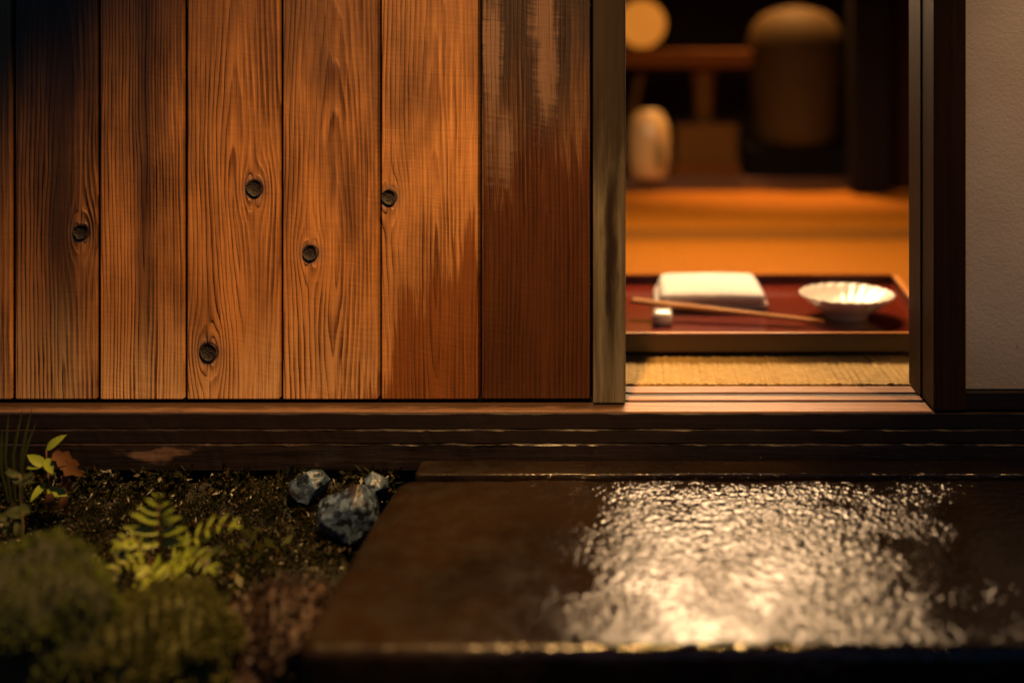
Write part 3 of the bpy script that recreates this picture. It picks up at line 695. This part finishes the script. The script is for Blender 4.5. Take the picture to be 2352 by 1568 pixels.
def blades(name, pts, nors, length, width, mat, parent=None, spread=.6, bend=.3, leafy=False):
    """many tiny tapering leaves standing on given points"""
    n = len(pts); pts = np.array(pts); nors = np.array(nors)
    d = nors + rng.normal(0, spread, (n, 3)); d /= np.linalg.norm(d, axis=1)[:, None]
    s = np.cross(d, rng.normal(0, 1, (n, 3))); s /= np.linalg.norm(s, axis=1)[:, None]
    L = length*rng.uniform(.5, 1.3, (n, 1)); W = width*rng.uniform(.6, 1.3, (n, 1)); b_ = np.cross(s, d)*L*bend*rng.uniform(-1, 1, (n, 1))
    v = np.empty((n, 4, 3)); v[:, 0] = pts; v[:, 1] = pts + d*L*.5 + s*W + b_*.3; v[:, 2] = pts + d*L + b_; v[:, 3] = pts + d*L*.5 - s*W + b_*.3
    me = bpy.data.meshes.new(name); f = (np.arange(n)[:, None]*4 + np.array([0,1,2,3])[None]).tolist()
    me.from_pydata(v.reshape(-1, 3).tolist(), [], f); me.update()
    return link(name, me, mat, parent)

# moss bank along the base beam and down to the stone
pts, nors = [], []
for _ in range(1500):
    x = random.uniform(-.95, -.25); y = -abs(random.gauss(0, .15))-.006
    if y < -.45 or (x > -.37 and y < -.10 and random.random() < .8): continue
    r = random.uniform(.006, .016); hgt = r*random.uniform(.5, 1.0); g0 = hills(x, y)-.002
    for _k in range(int(90*r/.012)):
        d = Vector((random.gauss(0,1), random.gauss(0,1), abs(random.gauss(0,1)))).normalized()
        pts.append((x+d.x*r, y+d.y*r, g0+d.z*hgt)); nors.append((d.x, d.y, d.z+.2))
tag(blades('moss_carpet', pts, nors, .0055, .0010, M_moss), 'dark green and rusty moss carpet sloping down from the base beam', 'moss', kind='stuff')
# hanging moss tufts right under the beam
pts, nors = [], []
for _ in range(5200):
    x = random.uniform(-.95, -.27); c = noise.noise(Vector((x*28, 4, 2)))
    if c < -.12: continue
    z = -.064 - random.random()**1.5*(.035+.03*max(0, c)); y = -.006 - (-.062-z)*.45 + random.gauss(0, .003)
    pts.append((x, y, z)); nors.append((0, -.5, -.35 if random.random() < .6 else .5))
tag(blades('hanging_moss', pts, nors, .011, .0019, M_moss, spread=.45), 'stringy moss hanging below the dark base beam', 'moss', kind='stuff')
# loose low leaves among the moss
pts, nors = [], []
for _ in range(1500):
    x = random.uniform(-.8, -.36); y = random.uniform(-.36, -.07)
    if noise.noise(Vector((x*16, y*16, 1))) < -.02: continue
    pts.append((x, y, hills(x, y)+random.uniform(0, .014))); nors.append((0, -.4, .7))
tag(blades('ground_leaves', pts, nors, .015, .0042, M_leafd, spread=.8), 'low dull green leaves scattered over the moss around the fern', 'ground cover', kind='stuff')

# single leaf mesh
def leaf_mesh(name, L, W, curl=.15, lobes=0, n=8):
    bm = bmesh.new(); rows = []
    for i in range(n+1):
        t = i/n; w_ = W*(math.sin(math.pi*t**.8)**.8 if 0 < t < 1 else .04)
        if lobes: w_ *= 1 + .3*math.sin(t*math.pi*lobes)
        z = -curl*L*t*t
        rows.append([bm.verts.new((t*L, -w_, z + w_*.25)), bm.verts.new((t*L, 0, z)), bm.verts.new((t*L, w_, z + w_*.25))])
    for a, c in zip(rows, rows[1:]):
        for k in range(2): bm.faces.new((a[k], c[k], c[k+1], a[k+1]))
    me = bpy.data.meshes.new(name); bm.to_mesh(me); bm.free()
    for p in me.polygons: p.use_smooth = True
    return me
def put(name, me, mat, parent, pos, dirv, up=(0,0,1), s=1.0):
    d = Vector(dirv).normalized(); u = Vector(up); y = u.cross(d).normalized(); zz = d.cross(y)
    if len(me.materials) == 0: me.materials.append(mat)
    o = bpy.data.objects.new(name, me); COL.objects.link(o); o.parent = parent
    m = Matrix((d, y, zz)).transposed().to_4x4(); o.matrix_parent_inverse = Matrix.Translation(-WORLD[parent.name])
    o.matrix_basis = Matrix.Translation(pos) @ m @ Matrix.Scale(s, 4); WORLD[o.name] = Vector((0,0,0)); return o

# fern
fy = -.17; fx = PX(370, fy); zb, ztp = hills(fx, fy), PZ(1128, fy)
fern = empty('fern', (fx, fy, zb), 'bright green upright fern sprout with paired leaflets among the moss', 'fern')
tube('stem', [(fx+.002, fy, zb-.004), (fx-.001, fy, (zb+ztp)/2), (fx, fy-.004, ztp-.006)], [.0012, .0011, .0005], M_stemm, fern, 6)
LF = leaf_mesh('leaflet', 1.0, .115, .06, 0, 8)
hh = ztp - PZ(1265, fy)
for k, t in enumerate([.0, .16, .30, .45, .62, .80]):
    z = ztp - .004 - hh*t; Lk = [.009,.015,.021,.027,.032,.036][k]
    for sgn in (-1, 1):
        el_ = .80 - .62*t + random.uniform(-.12, .12)
        put('leaflet', LF, M_leaf, fern, (fx, fy-.004*(1-t), z), (sgn*math.cos(el_), -.35+random.uniform(-.1, .1), math.sin(el_)*.9), (0, -.9, .6), Lk*random.uniform(.92, 1.08))
put('leaflet', LF, M_leaf, fern, (fx, fy-.004, ztp-.007), (.05, -.3, 1), (0, -1, .3), .011)
def frond(p0, p1, p2, n, L, tipu=.25):
    """arching side frond: thin stem with paired leaflets that shorten towards the tip"""
    p0, p1, p2 = Vector(p0), Vector(p1), Vector(p2)
    B = lambda t: p0*(1-t)**2 + p1*2*t*(1-t) + p2*t*t
    tube('stem', [B(k/6) for k in range(7)], [.0009-.0001*k for k in range(7)], M_stemm, fern, 5)
    for k in range(n):
        t = .22 + .78*k/(n-1); c = B(t); d = (B(min(1, t+.05)) - B(t-.05)).normalized(); sd = d.cross(Vector((0, -.55, .85))).normalized()
        for sg in (-1, 1):
            put('leaflet', LF, M_leaf if (k+sg) % 3 else M_leafd, fern, c, d*.55 + sd*sg + Vector((0, -.1, random.uniform(-.12, .18))), (0, -.7, .8), L*(1-.6*t)*random.uniform(.85, 1.15))
    put('leaflet', LF, M_leaf, fern, p2, (p2-p1), (0, -.7, .8), L*.55)
for (du, dv, dy, mu, mv, n_, L_) in [(160, 1205, -.02, 70, 1190, 6, .022), (110, 1300, -.05, 60, 1235, 6, .022), (-95, 1245, -.02, -45, 1195, 6, .020), (-120, 1320, -.05, -50, 1245, 6, .021), (25, 1335, -.075, 15, 1245, 6, .021), (-40, 1345, -.07, -25, 1250, 5, .018)]:
    y2 = fy + dy; ym = fy + dy*.45
    frond((fx, fy, zb+.012), (PX(370+mu, ym), ym, PZ(mv, ym)), (PX(370+du, y2), y2, PZ(dv, y2)), n_, L_)
# smaller sprouts right and left of the fern
def sprout(u, v0, v1, y, n, L, label, mat, lean=0., brown=False, group='sprouts in the moss'):
    x = PX(u, y); z1 = PZ(v0, y); z0 = min(hills(x, y), PZ(v1, y))
    r = empty('sprout', (x, y, z0), label, 'plant', group)
    top = (x+lean, y-.004, z1)
    tube('stem', [(x, y, z0-.003), (x+lean*.3, y, (z0+z1)/2), top], [.0011,.0010,.0006], M_stemm if brown else M_stemg, r, 6)
    me = leaf_mesh('leaf', 1.0, .21, .22, 0, 6)
    for k in range(n):
        a = 2*math.pi*k/n + random.uniform(-.4, .4); t = random.random()**2*.5
        p = (top[0]-lean*t, top[1], top[2]-(z1-z0)*t)
        put('leaf', me, mat, r, p, (math.cos(a), -.35+.4*math.sin(a), .35*math.sin(a)+random.uniform(-.2, .2)), (0, -.8, .7), L*random.uniform(.8, 1.15))
    return r
sp = sprout(112, 1030, 1190, -.05, 6, .0215, 'small sprig with bright yellow green leaves in front of the base beam', M_leaf, brown=True)
ml = leaf_mesh('withered_leaf', 1.0, .26, .45, 5, 10)
for (u, v, dx, dz, s_) in [(122, 1040, 1, -.45, .026), (140, 1062, .9, -.5, .024), (150, 1085, .2, -1, .022), (118, 1130, -.1, -1, .022), (146, 1140, .15, -1, .018)]:
    put('withered_leaf', ml, M_brown, sp, (PX(u, -.06), -.06, PZ(v, -.06)), (dx, -.2, dz), (0, -1, .4), s_)
sprout(470, 1255, 1330, -.17, 7, .015, 'low sprout with drooping leaves below right of the fern', M_leafd, .008)
sprout(300, 1240, 1330, -.16, 7, .015, 'low sprout with dull leaves left of the fern', M_leafd, -.006)
sprout(52, 1085, 1270, -.12, 7, .017, 'tall thin stem with small leaves at the left edge', M_leafd, .0)
sprout(20, 1170, 1300, -.10, 6, .018, 'leafy stalk at the far left edge of the moss', M_leafd, .002)
# grass blades hanging over the beam, top left
gx = PX(45, -.03); gras = empty('grass_tuft', (gx, -.03, hills(gx, -.03)), 'dim arching grass blades in front of the beam at the left edge', 'grass')
for (u0, v0, u1, v1) in [(30,1090,20,950),(36,1090,52,940),(44,1095,85,965),(52,1100,74,935),(25,1095,5,985)]:
    a = Vector((PX(u0, -.03), -.03, hills(gx, -.03)-.002)); c = Vector((PX(u1, -.035), -.035, PZ(v1, -.035))); m_ = (a+c)/2+Vector((-.004, -.004, .008))
    bm = bmesh.new(); P_ = [a, (a+m_)/2, m_, (m_+c)/2+Vector((0,0,.002)), c]; W_ = [.0014,.0019,.002,.0015,.0002]; rw = []
    for p, w_ in zip(P_, W_): rw.append([bm.verts.new(p+Vector((-w_, 0, 0))), bm.verts.new(p+Vector((0, -w_*.4, 0))), bm.verts.new(p+Vector((w_, 0, 0)))])
    for q, s_ in zip(rw, rw[1:]):
        for k in range(2): bm.faces.new((q[k], q[k+1], s_[k+1], s_[k]))
    from_bm('blade', bm, M_leafd, gras, smooth=True)

# rocks
def rock(name, c, r, mat, seed, rough=.25, sub=4, facet=0):
    bm = bmesh.new(); bmesh.ops.create_icosphere(bm, subdivisions=sub, radius=1)
    for v in bm.verts:
        d = v.co.normalized(); k = 1 + rough*noise.noise(d*1.7+Vector((seed, 0, 0))) + rough*.4*noise.noise(d*5+Vector((0, seed, 0))) + rough*.15*noise.noise(d*14+Vector((0, 0, seed)))
        v.co = Vector((d.x*r[0]*k, d.y*r[1]*k, d.z*r[2]*k)) + Vector(c)
    return from_bm(name, bm, mat, None, smooth=True)
def rockmat():
    b = NB('wet_rock_sky_sheen'); P = b.co.outputs['Object']; v = b.vor(P, 190, 'F1', 'Color'); d = b.vor(P, 190); n = b.noise(P, 120, 4, .65, 2); n2 = b.noise(P, 30, 3, .6, 3)
    sp_ = b.t.nodes.new('ShaderNodeSeparateColor'); b.t.links.new(v, sp_.inputs[0]); cell = b.add(b.mul(sp_.outputs[0], .7), b.mul(n, .5))
    col = b.mix(b.sstep(cell, .3, .95), (.005,.008,.014), (.075,.125,.20)); col = b.mix(b.sstep(n2, .52, .66), col, (.02,.013,.008))  # blue sky sheen painted into the colour of the wet stone
    b.set(Base_Color=col, Roughness=.38, Normal=b.bump(b.add(b.mul(cell, .7), n), .0022, .8), Specular_IOR_Level=.6); return b.m
M_rock = rockmat()
def crag(name, c, r, mat, seed):
    """angular stone: hull of random points, edges softened, finely pitted"""
    rr_ = random.Random(seed); bm = bmesh.new()
    for _ in range(26):
        d = Vector((rr_.gauss(0,1), rr_.gauss(0,1), rr_.gauss(0,1))).normalized()*rr_.uniform(.86, 1.05); bm.verts.new(d)
    res = bmesh.ops.convex_hull(bm, input=bm.verts)
    bmesh.ops.delete(bm, geom=[v for v in bm.verts if not v.link_faces], context='VERTS')
    bmesh.ops.bevel(bm, geom=bm.edges[:], offset=.05, segments=2, affect='EDGES', profile=.6, clamp_overlap=True)
    bmesh.ops.triangulate(bm, faces=bm.faces); bmesh.ops.subdivide_edges(bm, edges=bm.edges, cuts=3, use_grid_fill=True)
    for v in bm.verts:
        k = 1 + .05*noise.noise(v.co*4+Vector((seed,0,0))) + .03*noise.noise(v.co*11)
        v.co = Vector((v.co.x*r[0]*k + c[0], v.co.y*r[1]*k + c[1], v.co.z*r[2]*k + c[2]))
    bmesh.ops.recalc_face_normals(bm, faces=bm.faces)
    return from_bm(name, bm, mat, None, smooth=True)
for (u, v, y, ru, rv, lab) in [(798, 1180, -.075, 76, 78, 'largest wet rock with painted blue sky sheen wedged beside the back corner of the step'), (712, 1116, -.030, 52, 44, 'small wet rock under the beam left of the larger rock'), (862, 1122, -.035, 34, 44, 'small wet rock tucked between the beam and the step corner')]:
    k = (y+DW)/F; o = crag('wet_rock', (PX(u, y), y, PZ(v, y)), (ru*k, ru*k*.8, rv*k), M_rock, u)
    tag(o, lab, 'rock', 'wet rocks by the step')
# mossy boulder at the left front and moss cushion
def mossy(name, c, r, label, cat, mat, core, n, seed, blen=.006, bw=.0016, rough=.2):
    root = empty(name, (c[0], c[1], c[2]-r[2]*.6), label, cat)
    o = rock('core', c, r, core, seed, rough, 4); o.parent = root; o.matrix_parent_inverse = Matrix.Translation(-WORLD[root.name]); WORLD[o.name] = Vector((0,0,0))
    P_, N_ = [], []
    me = o.data; vs_ = np.array([v.co[:] for v in me.vertices]); ns_ = np.array([v.normal[:] for v in me.vertices])
    idx = rng.integers(0, len(vs_), n*2)
    for i in idx:
        if ns_[i][2] > -.3 and noise.noise(Vector(vs_[i])*60) > -.35*(1+ns_[i][2]): P_.append(vs_[i] + rng.normal(0, .0015, 3)); N_.append(ns_[i])
        if len(P_) >= n: break
    b_ = blades('moss_fronds', P_, N_, blen, bw, mat, root, .55); b_['kind'] = 'stuff'
    return root
cy = -.30; mossy('moss_cushion', (PX(345, cy), cy, PZ(1500, cy)), (.062, .05, .042), 'round yellow green moss cushion at the bottom of the picture', 'moss', M_mossy, plain('cushion_base', (.04,.045,.006), .8), 15000, 3.1, .0050, .0011, .25)
cy = -.315; mossy('mossy_boulder', (PX(85, cy), cy, PZ(1425, cy)), (.060, .045, .056), 'rounded boulder under fresh green moss in the bottom left corner', 'boulder', M_mossl, plain('boulder_dark', (.010,.013,.004), .8, .3, 40, .003), 16000, 8.4, .0032, .0008, .30)
cy = -.25; mossy('moss_clump', (PX(640, cy), cy, PZ(1500, cy)), (.055, .05, .05), 'rusty brown moss clump between the cushion and the stone step', 'moss', leafmat('rusty_moss', (.022,.011,.006), (.04,.02,.011), (.06,.055,.05), .5, .15), plain('rusty_soil', (.03,.016,.010), .7, .3, 60, .003), 3500, 5.7, .006, .0018, .35)
